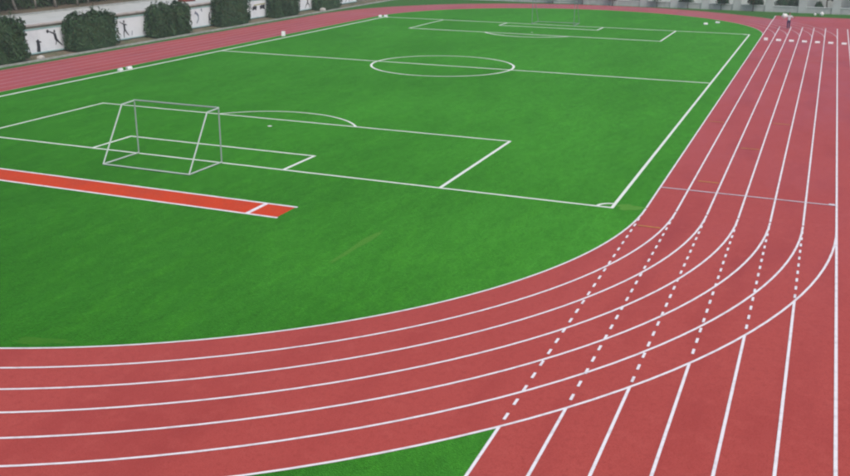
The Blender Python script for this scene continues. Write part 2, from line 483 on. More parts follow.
# ------------------------------------------------------------------ football goals
def goal(y0, s, label, r=0.035, m0=None, m1=None):
    g = empty('football_goal', (-21.45, y0, 0.016))
    H, D, TD, HW = 2.70, 2.65, 0.95, 2.45
    m0, m1 = m0 or STEEL, m1 or STEEL_GREY
    def bar(name, a, b, m=m0, rad=r):
        bm = bmesh.new()
        a = (a[0], a[1] * s, a[2]); b = (b[0], b[1] * s, b[2])
        tube(bm, a, b, rad, seg=12)
        return link(name, from_bm(bm, smooth=False), m, g)
    for sx in (-1, 1):
        bar('post', (sx * HW, 0, 0.0), (sx * HW, 0, H), m1)
        bar('top_side_bar', (sx * HW, -0.04, H - 0.02), (sx * HW, -TD, H - 0.06))
        bar('back_stay', (sx * HW, -TD, H - 0.06), (sx * HW, -D, 0.06))
        bar('base_side_bar', (sx * HW, -0.04, 0.05), (sx * HW, -D, 0.05))
        for jp in ((sx * HW, -TD * s, H - 0.06), (sx * HW, -D * s, 0.05), (sx * HW, 0, H)):
            bm = bmesh.new()
            bmesh.ops.create_icosphere(bm, subdivisions=2, radius=r * 1.08)
            link('corner_joint', from_bm(bm, smooth=True), m0, g, jp)
    bar('crossbar', (-HW, 0, H), (HW, 0, H), m1, r * 1.1)
    bar('base_back_bar', (-HW, -D, 0.05), (HW, -D, 0.05))
    tag(g, label, 'goal', 'football goals on the pitch')
    return g
goal(-0.05, 1, 'netless white tubular football goal on the near goal line beside the red runway')
goal(PL, -1, 'netless white tubular football goal on the far goal line, faint against the bend', 0.034, STEEL_GREY, STEEL_DULL)  # greyer steels put the fading with distance into the far goal's colour

# ------------------------------------------------------------------ white marker boxes
def marker_mesh(w, d, h):
    bm = bmesh.new()
    prof = [(-d / 2, 0), (d / 2, 0), (d / 2, 0.05), (d * 0.26, h), (-d * 0.26, h), (-d / 2, 0.05)]
    a = [bm.verts.new((-w / 2, y, z)) for y, z in prof]
    b = [bm.verts.new((w / 2, y, z)) for y, z in prof]
    n = len(prof)
    for i in range(n):
        j = (i + 1) % n
        bm.faces.new((a[i], a[j], b[j], b[i]))
    bm.faces.new(a[::-1]); bm.faces.new(b)
    bmesh.ops.bevel(bm, geom=bm.edges[:], offset=0.018, segments=2, affect='EDGES', profile=0.6)
    return from_bm(bm)
mk_big = marker_mesh(0.46, 0.28, 0.18); mk_big.materials.append(PLASTIC)
mk_small = marker_mesh(0.36, 0.30, 0.25); mk_small.materials.append(PLASTIC)
mk_tall = marker_mesh(0.36, 0.32, 0.48); mk_tall.materials.append(PLASTIC)
ordn = ['lane beside the pitch grass', 'second lane from the pitch grass', 'third lane from the pitch grass', 'fourth lane from the pitch grass',
        'fifth lane from the pitch grass', 'sixth lane from the pitch grass', 'seventh lane from the pitch grass']
for i in range(7):
    o = link('lane_marker_box', mk_small if i == 0 else mk_big, None, None, (S0 + (i + 0.5) * LW, 65.9 - 0.06 * i, 0.012))
    o.rotation_euler = (0, 0, R(random.uniform(-3, 3)))
    tag(o, ('small ' if i == 0 else '') + 'white marker box standing in the ' + ordn[i] + ' on the straight', 'marker box', 'marker boxes across the far straight')
for x, y, rz, me, lab in [
        (-42.78, 21.9, 100, mk_big, 'white marker box on the far touchline, left one of the pair below the second hedge'),
        (-42.78, 22.95, 82, mk_big, 'white marker box on the far touchline, right one of the pair below the second hedge'),
        (-43.25, 47.6, 20, mk_tall, 'single upright white marker box beside the far touchline beyond the halfway line'),
        (-42.9, 70.2, 15, mk_small, 'white marker box at the far left pitch corner, left one of two'),
        (-42.35, 70.6, -10, mk_small, 'white marker box at the far left pitch corner, right one of two'),
        (-5.55, 79.3, 20, mk_big, 'white marker box on grass inside the far bend, left one of two'),
        (-4.45, 81.6, -15, mk_big, 'white marker box on the inner edge of the far bend, right one of two')]:
    o = link('marker_box', me, None, None, (x, y, 0.016))
    o.rotation_euler = (0, 0, R(rz))
    tag(o, lab, 'marker box', 'marker boxes around the pitch')

# ------------------------------------------------------------------ left side: kerb, bed, mural wall, terrace, wooded bank
KX = -52.15
bed = structure(link('planting_bed', mesh([(KX - 0.1, -20, 0.02), (KX - 0.1, 120, 0.02), (-54.3, 120, 0.16), (-54.3, -20, 0.16)], [(0, 1, 2, 3)]), SOIL))
kerb = structure(link('kerb', None))
kerb_me = box_mesh(-0.11, 0.11, -0.985, 0.985, -0.05, 0.14, 0.015)
kerb_me.materials.append(KERB)
for k in range(56):
    y = 5 + k * 2.0
    o = link('kerb_stone', kerb_me, None, kerb, (KX + random.uniform(-.012, .012), y, random.uniform(-.012, .012)))

WX = -54.2
WTOP = 2.55
wall = empty('mural_wall', (WX, 45, 0))
def wl(y): return y - 45
link('wall_body', box_mesh(-0.30, 0.0, wl(-6), wl(112), -0.1, WTOP), WALLMAT, wall)
for k in range(40):
    y0 = -6 + k * 2.95
    link('coping_slab', box_mesh(-0.36, 0.09, wl(y0 + 0.012), wl(y0 + 2.938), WTOP + 0.002, WTOP + 0.15, 0.012), COPING, wall)

def limb(bm, pts, w0, w1, z):
    """tapering flat stroke in the wall plane (u along +y, v up) at distance z from the board"""
    n = len(pts)
    L, Rr = [], []
    for i, (u, v) in enumerate(pts):
        a, b = pts[max(i - 1, 0)], pts[min(i + 1, n - 1)]
        du, dv = b[0] - a[0], b[1] - a[1]
        l = math.hypot(du, dv) or 1
        w = (w0 + (w1 - w0) * i / (n - 1)) / 2
        L.append(bm.verts.new((z, u - dv / l * w, v + du / l * w)))
        Rr.append(bm.verts.new((z, u + dv / l * w, v - du / l * w)))
    for i in range(n - 1):
        bm.faces.new((L[i], L[i + 1], Rr[i + 1], Rr[i]))
def disk(bm, u, v, r, z, ry=None):
    ry = ry or r
    bm.faces.new([bm.verts.new((z, u + r * math.cos(t * math.pi / 8), v + ry * math.sin(t * math.pi / 8))) for t in range(16)])

def figure(parent, strokes, disks, m=INK):
    bm = bmesh.new()
    z = 0.066
    for pts, a, b in strokes:
        limb(bm, pts, a, b, z); z += 0.0012
    for d in disks:
        disk(bm, d[0], d[1], d[2], z, d[3] if len(d) > 3 else None); z += 0.0012
    return link('silhouette', from_bm(bm), m, parent)

PWD = 5.6          # board width
for k in range(-1, 7):
    y1 = 29.75 + 11.35 * k
    y0 = y1 - PWD
    z0, z1 = 0.36, 2.24
    cy = (y0 + y1) / 2
    p = link('mural_panel', box_mesh(0.004, 0.06, -PWD / 2, PWD / 2, z0, z1), BOARD, wall, (0, wl(cy), 0))
    f = 0.10
    for nm, a in (('frame_rail', (-PWD / 2 - f, PWD / 2 + f, z1, z1 + f)), ('frame_rail', (-PWD / 2 - f, PWD / 2 + f, z0 - f, z0)),
                  ('frame_stile', (-PWD / 2 - f, -PWD / 2, z0, z1)), ('frame_stile', (PWD / 2, PWD / 2 + f, z0, z1))):
        link(nm, box_mesh(0.003, 0.085, a[0], a[1], a[2], a[3], 0.006), TEAL, p)
    h = PWD / 2
    zc = z0
    if k == 0:      # low player at the left foot, jumping player with ball
        figure(p, [([(-1.45, zc + .02), (-1.40, zc + .42), (-1.42, zc + .8)], .42, .34), ([(-1.42, zc + .72), (-1.22, zc + .86), (-1.05, zc + .80)], .16, .10),
                   ([(-1.5, zc + .75), (-1.62, zc + .98)], .13, .08)], [(-1.42, zc + .93, .13, .15)])
        figure(p, [([(0.72, zc + .85), (0.66, zc + 1.1), (0.60, zc + 1.38)], .32, .30), ([(0.55, zc + 1.36), (0.2, zc + 1.5), (-.05, zc + 1.6)], .15, .09),
                   ([(0.74, zc + .9), (1.0, zc + .62), (1.42, zc + .28)], .22, .10), ([(0.70, zc + .9), (.72, zc + .62), (.62, zc + .4)], .16, .07)],
               [(.60, zc + 1.55, .11, .13), (-.2, zc + 1.62, .15)])
    elif k == 1:    # player standing with raised arm; bending player at the right
        figure(p, [([(-1.55, zc + .78), (-1.57, zc + 1.1), (-1.58, zc + 1.35)], .26, .28), ([(-1.62, zc + 1.34), (-1.9, zc + 1.42), (-2.25, zc + 1.62)], .12, .07),
                   ([(-1.5, zc + 1.3), (-1.2, zc + 1.22)], .12, .07), ([(-1.6, zc + .8), (-1.72, zc + .45), (-1.7, zc + .06)], .18, .08),
                   ([(-1.5, zc + .8), (-1.28, zc + .5), (-1.0, zc + .22)], .18, .08)], [(-1.6, zc + 1.56, .11, .14)])
        figure(p, [([(1.9, zc + .95), (1.7, zc + .92), (1.45, zc + .86)], .38, .30), ([(1.5, zc + .85), (1.3, zc + .6), (1.2, zc + .35)], .14, .08),
                   ([(1.9, zc + .85), (1.95, zc + .5), (1.98, zc + .1)], .20, .09), ([(1.8, zc + .85), (1.72, zc + .5), (1.8, zc + .12)], .16, .08)],
               [(1.62, zc + 1.15, .12, .13)])
        figure(p, [([(-.55, zc + .2), (-.5, zc + .5)], .10, .07)], [(-.5, zc + .55, .06)], INK_BLUE)
    elif k == 2:    # arching athlete and running athlete
        figure(p, [([(-1.3, zc + .35), (-.95, zc + .75), (-.95, zc + 1.1), (-1.25, zc + 1.4)], .12, .26), ([(-1.25, zc + 1.4), (-1.6, zc + 1.35)], .14, .08)], [(-1.42, zc + 1.5, .12)], INK_BLUE)
        figure(p, [([(1.05, zc + .55), (1.02, zc + .85), (1.05, zc + 1.1)], .30, .22), ([(1.05, zc + 1.05), (1.08, zc + 1.32)], .12, .08),
                   ([(1.1, zc + .6), (1.4, zc + .38), (1.75, zc + .22)], .18, .09), ([(1.0, zc + .6), (.95, zc + .3), (1.0, zc + .05)], .18, .09)], [(1.12, zc + 1.22, .11, .13)])
        figure(p, [([(-.35, zc + 1.75), (-.25, zc + 1.45)], .16, .08)], [(-.35, zc + 1.7, .1)], INK_BLUE)
    elif k == 3:    # two crouched dark figures under a yellow band
        figure(p, [([(-1.6, zc + 1.0), (-1.2, zc + 1.1), (-.75, zc + .98)], .40, .44), ([(-1.55, zc + .95), (-1.6, zc + .8)], .2, .14)], [(-.85, zc + 1.12, .18)])
        figure(p, [([(0.0, zc + 1.0), (.45, zc + 1.12), (1.05, zc + 1.0)], .42, .46), ([(.9, zc + .95), (1.1, zc + .78)], .2, .14)], [(.9, zc + 1.15, .2)])
        figure(p, [([(-1.3, zc + 1.37), (-.1, zc + 1.40), (1.2, zc + 1.42)], .10, .10)], [], INK_YELLOW)
        figure(p, [([(2.0, zc + .1), (2.02, zc + 1.75)], .08, .08)], [], INK_BLUE)
    else:
        figure(p, [([(.1, zc + .75), (.15, zc + 1.15), (.05, zc + 1.35)], .26, .26), ([(.1, zc + .75), (-.3, zc + .45), (-.5, zc + .1)], .18, .08),
                   ([(.12, zc + .75), (.5, zc + .5), (.65, zc + .1)], .18, .08), ([(.08, zc + 1.3), (.5, zc + 1.5)], .12, .08)], [(.03, zc + 1.52, .12)])
tag(wall, 'long weathered wall with white teal-framed boards of black athlete silhouettes between hedges', 'wall')

terrace = structure(link('concrete_terrace', box_mesh(-61.2, -54.52, -30, 140, 0.5, 2.62), CONCRETE))
tk = structure(link('terrace_edging', box_mesh(-61.5, -61.21, -30, 140, 1.5, 2.78), KERB))
# wooded bank behind the terrace: rises gently, with uneven ground
vs, fs = [], []
nx, ny = 26, 40
for i in range(nx + 1):
    for j in range(ny + 1):
        x = -61.52 - 90 * (i / nx) ** 1.3
        y = -60 + 260 * j / ny
        z = 2.72 + 0.06 * (-61.5 - x) + (0.22 * math.sin(x * 0.9 + y * 0.35) * math.sin(y * 0.5) + 0.1 * random.random()) * min(1, i / 2)
        vs.append((x, y, z))
for i in range(nx):
    for j in range(ny):
        a = i * (ny + 1) + j
        fs.append((a, a + ny + 1, a + ny + 2, a + 1))
bank = structure(link('wooded_bank', mesh(vs, fs, smooth=True), FOREST_FLOOR))
def bankz(x): return 2.72 + 0.06 * (-61.5 - x)

# dark red sheet lying on the terrace near its outer edge
bm = bmesh.new()
pv = [(-.9, -.5, 0), (.9, -.5, 0), (.9, .5, 0), (-.9, .5, 0), (-.75, -.4, .42), (.7, -.42, .36), (.75, .38, .5), (-.7, .42, .4)]
V = [bm.verts.new(v) for v in pv]
for f in ((3, 2, 1, 0), (4, 5, 6, 7), (0, 1, 5, 4), (1, 2, 6, 5), (2, 3, 7, 6), (3, 0, 4, 7)):
    bm.faces.new([V[i] for i in f])
bmesh.ops.subdivide_edges(bm, edges=bm.edges[:], cuts=3, use_grid_fill=True)
for v in bm.verts:
    if v.co.z > 0.02:
        v.co += Vector((random.uniform(-.05, .05), random.uniform(-.05, .05), random.uniform(-.05, .05)))
o = link('covered_heap', from_bm(bm, smooth=True), DARKRED, None, (-57.6, 51.6, 2.62))
o.rotation_euler = (0, 0, R(80))
tag(o, 'low heap under a dark red sheet on the pale terrace above the mural wall', 'heap')

# ------------------------------------------------------------------ foliage
def leaf_mesh(points, size, seedn, jitter=0.5):
    """points: list of (pos, outward normal); one bent leaf (2 tris pair) each"""
    rnd = random.Random(seedn)
    vs, fs = [], []
    for p, nrm in points:
        n = Vector(nrm) + Vector((rnd.gauss(0, jitter), rnd.gauss(0, jitter), rnd.gauss(0, jitter) + 0.25))
        if n.length < 1e-3:
            n = Vector((0, 0, 1))
        n.normalize()
        u = n.orthogonal().normalized()
        u = (Matrix.Rotation(rnd.uniform(0, 6.283), 3, n) @ u)
        v = n.cross(u)
        s = size * rnd.uniform(0.65, 1.35)
        p = Vector(p)
        k = len(vs)
        vs += [p - u * s, p + v * s * 0.45 + n * s * 0.12, p + u * s, p - v * s * 0.45 + n * s * 0.12]
        fs += [(k, k + 1, k + 2), (k, k + 2, k + 3)]
    return mesh(vs, fs)

def hedge(seedn, L=5.6, D=1.35, H=3.0, n=7000, leaf=0.11):
    rnd = random.Random(seedn)
    ph = [rnd.uniform(0, 6.28) for _ in range(8)]
    def top(y, x):
        return H * (1 + 0.05 * math.sin(2.1 * y + ph[0]) + 0.05 * math.sin(4.7 * y + ph[1]) + 0.03 * math.sin(11 * y + ph[6]) + 0.03 * math.sin(6.0 * x + ph[2]))
    def lump(y, z):
        return 0.17 * math.sin(1.9 * y + ph[3]) * math.sin(2.3 * z + ph[4]) + 0.12 * math.sin(4.3 * y + ph[5] + z) + 0.07 * math.sin(9 * y + ph[6]) * math.sin(8 * z + ph[7]) 
    pts = []
    while len(pts) < n:
        y = rnd.uniform(-L / 2, L / 2); z = rnd.uniform(0.08, 1.0); x = rnd.uniform(-D / 2, D / 2)
        t = rnd.random()
        dep = abs(rnd.gauss(0, 0.15)) - 0.04
        if t < 0.40:       # front face
            zz = z * top(y, 0)
            p = (D / 2 + lump(y, zz) - dep, y, zz); nr = (1, 0, 0.2)
        elif t < 0.50:     # back
            zz = z * top(y, 0)
            p = (-D / 2 + dep, y, zz); nr = (-1, 0, 0.2)
        elif t < 0.72:     # ends
            zz = z * top(y, x); s = rnd.choice((-1, 1))
            p = (x, s * (L / 2 + lump(x * 2 + s, zz) - dep), zz); nr = (0, s, 0.2)
        else:              # top
            p = (x, y, top(y, x) - dep + (0.22 * rnd.random() if rnd.random() < 0.10 else 0)); nr = (0, 0, 1)
        # rounded shoulders
        x_, y_, z_ = p
        ez = max(0, z_ - (H - 0.45)) / 0.45
        y_ *= 1 - 0.06 * ez * ez
        x_ *= 1 - 0.22 * ez * ez
        pts.append(((x_, y_, z_), nr))
    # shoots poking out of the top
    for s in range(26):
        y = rnd.uniform(-L / 2 * .9, L / 2 * .9); x = rnd.uniform(-D / 3, D / 3); h = rnd.uniform(0.1, 0.42) if s > 2 else 0.6
        for k in range(12):
            pts.append(((x + rnd.gauss(0, .04), y + rnd.gauss(0, .06), top(y, x) + h * k / 12), (0, 0, 1)))
    fol = leaf_mesh(pts, leaf, seedn)
    # dense twiggy core so that daylight does not pass
    bm = bmesh.new()
    bmesh.ops.create_cube(bm, size=1)
    bmesh.ops.subdivide_edges(bm, edges=bm.edges[:], cuts=6, use_grid_fill=True)
    for v in bm.verts:
        y = v.co.y * (L - 0.45); z = (v.co.z + 0.5) * (H - 0.35) + 0.05; x = v.co.x * (D - 0.4)
        v.co = Vector((x + rnd.uniform(-.06, .06), y + rnd.uniform(-.06, .06), z + rnd.uniform(-.06, .06) * (z > 0.2)))
    core = from_bm(bm)
    bm = bmesh.new()
    for k in range(7):
        y = -L / 2 + 0.4 + k * (L - 0.8) / 6 + rnd.uniform(-.1, .1)
        tube_path(bm, [(0, y, -.1), (rnd.uniform(-.1, .1), y + rnd.uniform(-.1, .1), .6), (rnd.uniform(-.2, .2), y + rnd.uniform(-.3, .3), 1.6)], [.06, .045, .02], 6)
    stem = from_bm(bm)
    return fol, core, stem

variants = []
for s in (11, 23, 37):
    f, c, st = hedge(s)
    f.materials.append(LEAF_HEDGE); c.materials.append(LEAF_HEDGE); st.materials.append(BARK_DARK)
    variants.append((f, c, st))
hlab = {0: 'big clipped dark green hedge block cut by the left edge of the picture',
        1: 'clipped dark green hedge block between the jumping-player board and the raised-arm board',
        2: 'clipped dark green hedge block right of the board with the bending player',
        3: 'clipped dark green hedge block left of the board with two crouched dark shapes',
        4: 'clipped dark green hedge block right of the board with two crouched dark shapes',
        5: 'last clipped hedge block at the top, where the kerb leaves the far bend'}
for k in range(6):
    f, c, st = variants[(k * 2 + 1) % 3]
    y = 19.9 + 11.25 * k
    h = empty('hedge', (-53.25, y, 0.05), R(180 if k % 2 else 0))
    if k % 2:
        h.location.x = -53.25
    sc = [1.12, 1.0, 0.98, 1.0, 1.0, 0.98, 1.0][k]
    h.scale = (1, 1.0, sc)
    link('foliage', f, None, h); link('inner_foliage', c, None, h); link('stems', st, None, h)
    tag(h, hlab[k], 'hedge', 'hedges along the mural wall')

# pale stones beside the kerb
def stone_mesh(sd, sx, sy, sz):
    rnd = random.Random(sd)
    bm = bmesh.new()
    bmesh.ops.create_icosphere(bm, subdivisions=2, radius=1)
    for v in bm.verts:
        v.co *= rnd.uniform(0.82, 1.1)
        v.co = Vector((v.co.x * sx, v.co.y * sy, max(v.co.z, -0.5) * sz))
    return from_bm(bm)
for k, (y, lab, sz) in enumerate([(24.0, 'pale stone by the kerb at the foot of the leftmost hedge', (.25, .42, .25)),
                                  (73.6, 'pale stone by the kerb between the two farthest hedges', (.3, .65, .32))]):
    o = link('pale_stone', stone_mesh(k + 3, *sz), STONE, None, (KX - 0.42, y, sz[2] * 0.5 + 0.02))
    tag(o, lab, 'stone', 'pale stones by the kerb')

def make_tree(seedn, H, crown_c, crown_r, leafsize, nleaf, bark, leafm, r0=0.14, limbs=6, lean=0.0):
    rnd = random.Random(seedn)
    bm = bmesh.new()
    fork = crown_c - crown_r[2] * 0.45
    pts = [(0, 0, -0.15)]
    n = 6
    lx, ly = lean * rnd.uniform(.5, 1), lean * rnd.uniform(-1, 1)
    for i in range(1, n + 1):
        t = i / n
        pts.append((lx * t * fork + rnd.gauss(0, .03), ly * t * fork + rnd.gauss(0, .03), fork * t))
    rads = [r0 * 1.25] + [r0 * (1 - 0.45 * i / n) for i in range(1, n + 1)]
    tube_path(bm, pts, rads, 9)
    base = Vector(pts[-1])
    ends = []
    for k in range(limbs):
        a = 6.283 * k / limbs + rnd.uniform(-.4, .4)
        rr = rnd.uniform(.45, .8)
        e = Vector((lx * fork + crown_r[0] * rr * math.cos(a), ly * fork + crown_r[1] * rr * math.sin(a), crown_c + crown_r[2] * rnd.uniform(-.25, .6)))
        st = base.lerp(Vector(pts[-2]), rnd.uniform(0, .8))
        mid = st.lerp(e, .5) + Vector((rnd.gauss(0, .1), rnd.gauss(0, .1), rnd.uniform(0, .25)))
        tube_path(bm, [st, mid, e], [r0 * .45, r0 * .28, r0 * .08], 6)
        ends += [e, mid]
    trunk = from_bm(bm, smooth=True)
    clumps = []
    for e in ends:
        clumps.append((e, rnd.uniform(.35, .55)))
    for k in range(16):
        a = rnd.uniform(0, 6.283); b = rnd.uniform(-.8, 1)
        q = math.sqrt(max(0, 1 - b * b)) * rnd.uniform(.55, .95)
        clumps.append((Vector((lx * fork + crown_r[0] * q * math.cos(a), ly * fork + crown_r[1] * q * math.sin(a), crown_c + crown_r[2] * b * .85)), rnd.uniform(.28, .45)))
    P = []
    m = (crown_r[0] + crown_r[2]) / 2
    for i in range(nleaf):
        c, r = clumps[rnd.randrange(len(clumps))]
        d = Vector((rnd.gauss(0, 1), rnd.gauss(0, 1), rnd.gauss(0, .8)))
        d.normalize()
        P.append((c + d * r * m * rnd.random() ** .4, d))
    return trunk, leaf_mesh(P, leafsize, seedn + 1), bark, leafm
def put_tree(name, var, loc, rz, sc, label, cat, group):
    t = empty(name, loc, rz)
    t.scale = (sc, sc, sc)
    for nm, me, m in (('trunk', var[0], var[2]), ('crown', var[1], var[3])):
        link(nm, me, m, t)
    return tag(t, label, cat, group)

# trees of the wood on the bank (only trunks and lower growth are in the picture)
woodv = [make_tree(100 + k, 7.5, 5.4, (2.2, 2.2, 2.3), 0.17, 3000, BARK_PALE, LEAF_WOOD, r0=0.10 + 0.02 * k, lean=[.02, .22, .05][k]) for k in range(3)]
rw = random.Random(5)
spots = []
front = [27.8, 29.2, 31.0, 33.2, 35.6, 37.6, 40.4, 43.0, 45.5]
fl = ['pale forked tree trunk at the top left picture corner', 'slim pale tree trunk second from the top left corner',
      'pale trunk third from the top left corner, above the first board', 'leaning pale trunk on the wood edge above the jumping-player board',
      'pale trunk just right of the leaning one on the wood edge', 'pale trunk on the wood edge above the second hedge, left one',
      'pale trunk on the wood edge above the second hedge, right one', 'pale trunk on the wood edge left of the raised-arm board',
      'last pale trunk in sight at the wood edge above the raised-arm board']
for i, y in enumerate(front):
    x = -62.7 - rw.uniform(0, 1.0)
    v = woodv[1] if i in (0, 3) else woodv[(0, 2)[i % 2]]
    put_tree('woodland_tree', v, (x, y, bankz(x)), [R(70), R(250)][i == 3] if i in (0, 3) else rw.uniform(0, 6.28), rw.uniform(.85, 1.15), fl[i], 'tree', 'trees at the wood edge')
for row in range(3):
    for k in range(8):
        x = -66.0 - row * 4.0 + rw.uniform(-1, 1)
        y = 25 + k * 3.6 + rw.uniform(-1.2, 1.2) + row * 2
        put_tree('woodland_tree', woodv[rw.randrange(3)], (x, y, bankz(x)), rw.uniform(0, 6.28), rw.uniform(.8, 1.3), 'tree deep in the dark wood above the terrace, behind the front trunks', 'tree', 'trees deep in the wood')
# undergrowth: uncountable brush that closes the wood
P = []
for i in range(16000):
    x = -63.6 - 14 * rw.random() ** 1.3
    y = rw.uniform(18, 80)
    hmax = (0.9 + 1.5 * min(1, (-63.6 - x) / 4)) * (0.6 + 0.4 * math.sin(y * 1.3 + x) * math.sin(y * .7))
    P.append(((x, y, bankz(x) + rw.random() * max(hmax, .25)), (0.6, 0, 0.5)))
ug = structure(link('undergrowth', leaf_mesh(P, 0.20, 77), LEAF_WOOD), 'stuff')
ug['label'] = 'dark green brush growing between the trunks of the wood'

# low weeds in the bed and along the kerb
P = []
for i in range(5000):
    x = rw.uniform(-54.1, KX - .15); y = rw.uniform(5, 100)
    if math.sin(y * 1.7) + math.sin(y * .6 + 1) + rw.gauss(0, .7) < .3:
        continue
    P.append(((x, y, 0.06 + (KX - x) * .065 + rw.random() * .14), (.3, 0, 1)))
wd = structure(link('weeds', leaf_mesh(P, 0.07, 78), LEAF_HEDGE), 'stuff')
wd['label'] = 'low weeds growing along the bed below the mural wall'

# ------------------------------------------------------------------ far end: low wall with pillars, small trees, shrubs, rear wall
FY = 100.9
fw = empty('far_boundary_wall', (-10, FY, 0))
link('wall_base', box_mesh(-40, 45, -0.15, 0.15, -0.1, 0.70), FARWALL, fw)
link('wall_coping', box_mesh(-40, 45, -0.2, 0.2, 0.702, 0.80, 0.012), PILLAR, fw)
pil_me = box_mesh(-0.5, 0.5, -0.27, 0.27, -0.1, 2.15, 0.02); pil_me.materials.append(PILLAR)
cap_me = box_mesh(-0.6, 0.6, -0.36, 0.36, 2.152, 2.32, 0.03); cap_me.materials.append(PILLAR)
for k in range(-7, 10):
    x = 0.1 + 4.15 * k + 10
    if -40 < x < 45:
        o = link('pillar', pil_me, None, fw, (x, 0, 0))
        link('pillar_cap', cap_me, None, o)
tag(fw, 'low grey wall with square pale pillars behind the far bend', 'wall')
rwall = empty('rear_wall', (-5, 106.5, 0))
link('wall_body', box_mesh(-60, 60, -0.15, 0.15, -0.1, 2.6), WHITEWALL, rwall)
link('wall_coping', box_mesh(-60, 60, -0.22, 0.22, 2.602, 2.72, 0.015), PILLAR, rwall)
tag(rwall, 'plain white rendered wall behind the pillars and shrubs at the far end', 'wall')

smallv = [make_tree(200 + k, 2.6, 1.75, (.95, .95, .95), 0.085, 2400, BARK_DARK, LEAF_FAR, r0=0.06, limbs=5) for k in range(3)]
flabs = ['clipped tree hidden above the far goal, leftmost of the row', 'slim clipped tree right of the far goal, by the far wall',
         'small clipped tree on a thin trunk behind the middle of the far bend', 'small clipped tree third from the green corner of the far bend',
         'small clipped tree left of the two marker boxes, against the far wall', 'small clipped tree right of the two marker boxes, against the far wall',
         'small clipped tree nearest the green corner beside the red straight']
for i, x in enumerate([-29.4, -25.1, -20.8, -14.6, -10.4, -6.0, -1.9]):
    put_tree('clipped_tree', smallv[i % 3], (x, FY - 0.62, 0), i * 1.3, 1.0 + 0.08 * math.sin(i * 2.3), flabs[i], 'tree', 'clipped trees along the far wall')
tallv = [make_tree(300 + k, 4.4, 2.9, (2.0, 1.5, 1.5), 0.12, 3600, BARK_DARK, LEAF_FAR, r0=0.1, limbs=6) for k in range(2)]
for i, (x, y, lab) in enumerate([(7.2, 103.6, 'leafy tree behind the far wall between the two right pillars'), (11.2, 103.9, 'leafy tree behind the far wall at the right picture edge')]):
    put_tree('leafy_tree', tallv[i % 2], (x, y, 0), i * 2.0, 1.0, lab, 'tree', 'trees behind the far wall')
def bush_var(seedn, w, d, h, n):
    rnd = random.Random(seedn)
    P = []
    for i in range(n):
        a = rnd.uniform(0, 6.283); b = rnd.uniform(-.2, 1); q = math.sqrt(max(0, 1 - b * b))
        r = rnd.uniform(.72, 1.05) * (1 + .15 * math.sin(3 * a + seedn) * math.sin(5 * b))
        dv = Vector((q * math.cos(a), q * math.sin(a), b))
        P.append((Vector((dv.x * w / 2 * r, dv.y * d / 2 * r, max(.05, (dv.z + .2) / 1.2 * h * r))), dv))
    bm = bmesh.new()
    for k in range(5):
        a = k * 1.3
        tube_path(bm, [(0, 0, -.1), (.15 * w * math.cos(a), .15 * d * math.sin(a), h * .4), (.3 * w * math.cos(a), .3 * d * math.sin(a), h * .75)], [.05, .035, .012], 6)
    return leaf_mesh(P, .10, seedn), from_bm(bm)
for i, (x, w, h, lab) in enumerate([(-1.55, 1.9, 2.1, 'dark green shrub left of the pale pillar at the green corner'),
                                    (1.75, 2.1, 2.0, 'broad dark green shrub right of the pale pillar, left one of two behind the person'),
                                    (3.15, 1.7, 2.2, 'dark green shrub right one of two behind the person, beside a pillar'),
                                    (6.25, 1.15, 1.35, 'small dark green shrub between the two right pillars'),
                                    (-11.0, 2.3, 1.5, 'dark shrub behind the far wall left of the two marker boxes'),
                                    (-5.9, 1.6, 1.4, 'dark shrub behind the far wall right of the two marker boxes'),
                                    (-17.5, 2.6, 1.5, 'dark shrub behind the far wall at the middle of the far bend')]):
    f, st = bush_var(400 + i, w, 1.5, h, 2600)
    b = empty('shrub', (x, FY + 1.15, 0))
    link('foliage', f, LEAF_FAR, b); link('stems', st, BARK_DARK, b)
    tag(b, lab, 'shrub', 'shrubs behind the far wall')
# two small white bags at the foot of the far wall
def bag_mesh(sd, w, h):
    rnd = random.Random(sd)
    bm = bmesh.new()
    bmesh.ops.create_icosphere(bm, subdivisions=3, radius=1)
    for v in bm.verts:
        z = v.co.z
        k = 1.0 if z < .3 else 1 - .75 * min(1, (z - .3) / .5)
        wob = 1 + .07 * math.sin(7 * v.co.x + sd) * math.sin(6 * v.co.y + 2 * z)
        v.co = Vector((v.co.x * w / 2 * k * wob, v.co.y * w * .4 * k * wob, (max(z, -.8) + .8) / 1.8 * h))
    return from_bm(bm, smooth=True)
for x, w, h, lab in [(6.75, .5, .55, 'larger white bag at the foot of the far wall, right one of two'), (5.95, .3, .32, 'smaller white bag at the foot of the far wall, left one of two')]:
    o = link('white_bag', bag_mesh(int(x * 10), w, h), SACK, None, (x, FY - 3.2, 0.004))
    tag(o, lab, 'bag', 'white bags at the far wall')

# ------------------------------------------------------------------ person on the far straight
def skin_mesh(verts, edges, radii, root=0, sub=2):
    me = bpy.data.meshes.new('skin_tmp')
    me.from_pydata(verts, edges, [])
    o = bpy.data.objects.new('skin_tmp', me)
    COL.objects.link(o)
    md = o.modifiers.new('skin', 'SKIN')
    md.use_smooth_shade = True
    for i, r in enumerate(radii):
        sv = me.skin_vertices[0].data[i]
        sv.radius = r if isinstance(r, tuple) else (r, r)
        sv.use_root = (i == root)
    ss = o.modifiers.new('sub', 'SUBSURF')
    ss.levels = ss.render_levels = sub
    dg = bpy.context.evaluated_depsgraph_get()
    dg.update()
    out = bpy.data.meshes.new_from_object(o.evaluated_get(dg))
    bpy.data.objects.remove(o)
    bpy.data.meshes.remove(me)
    out.materials.clear()
    return out

PX, PY = 3.5, 78.6
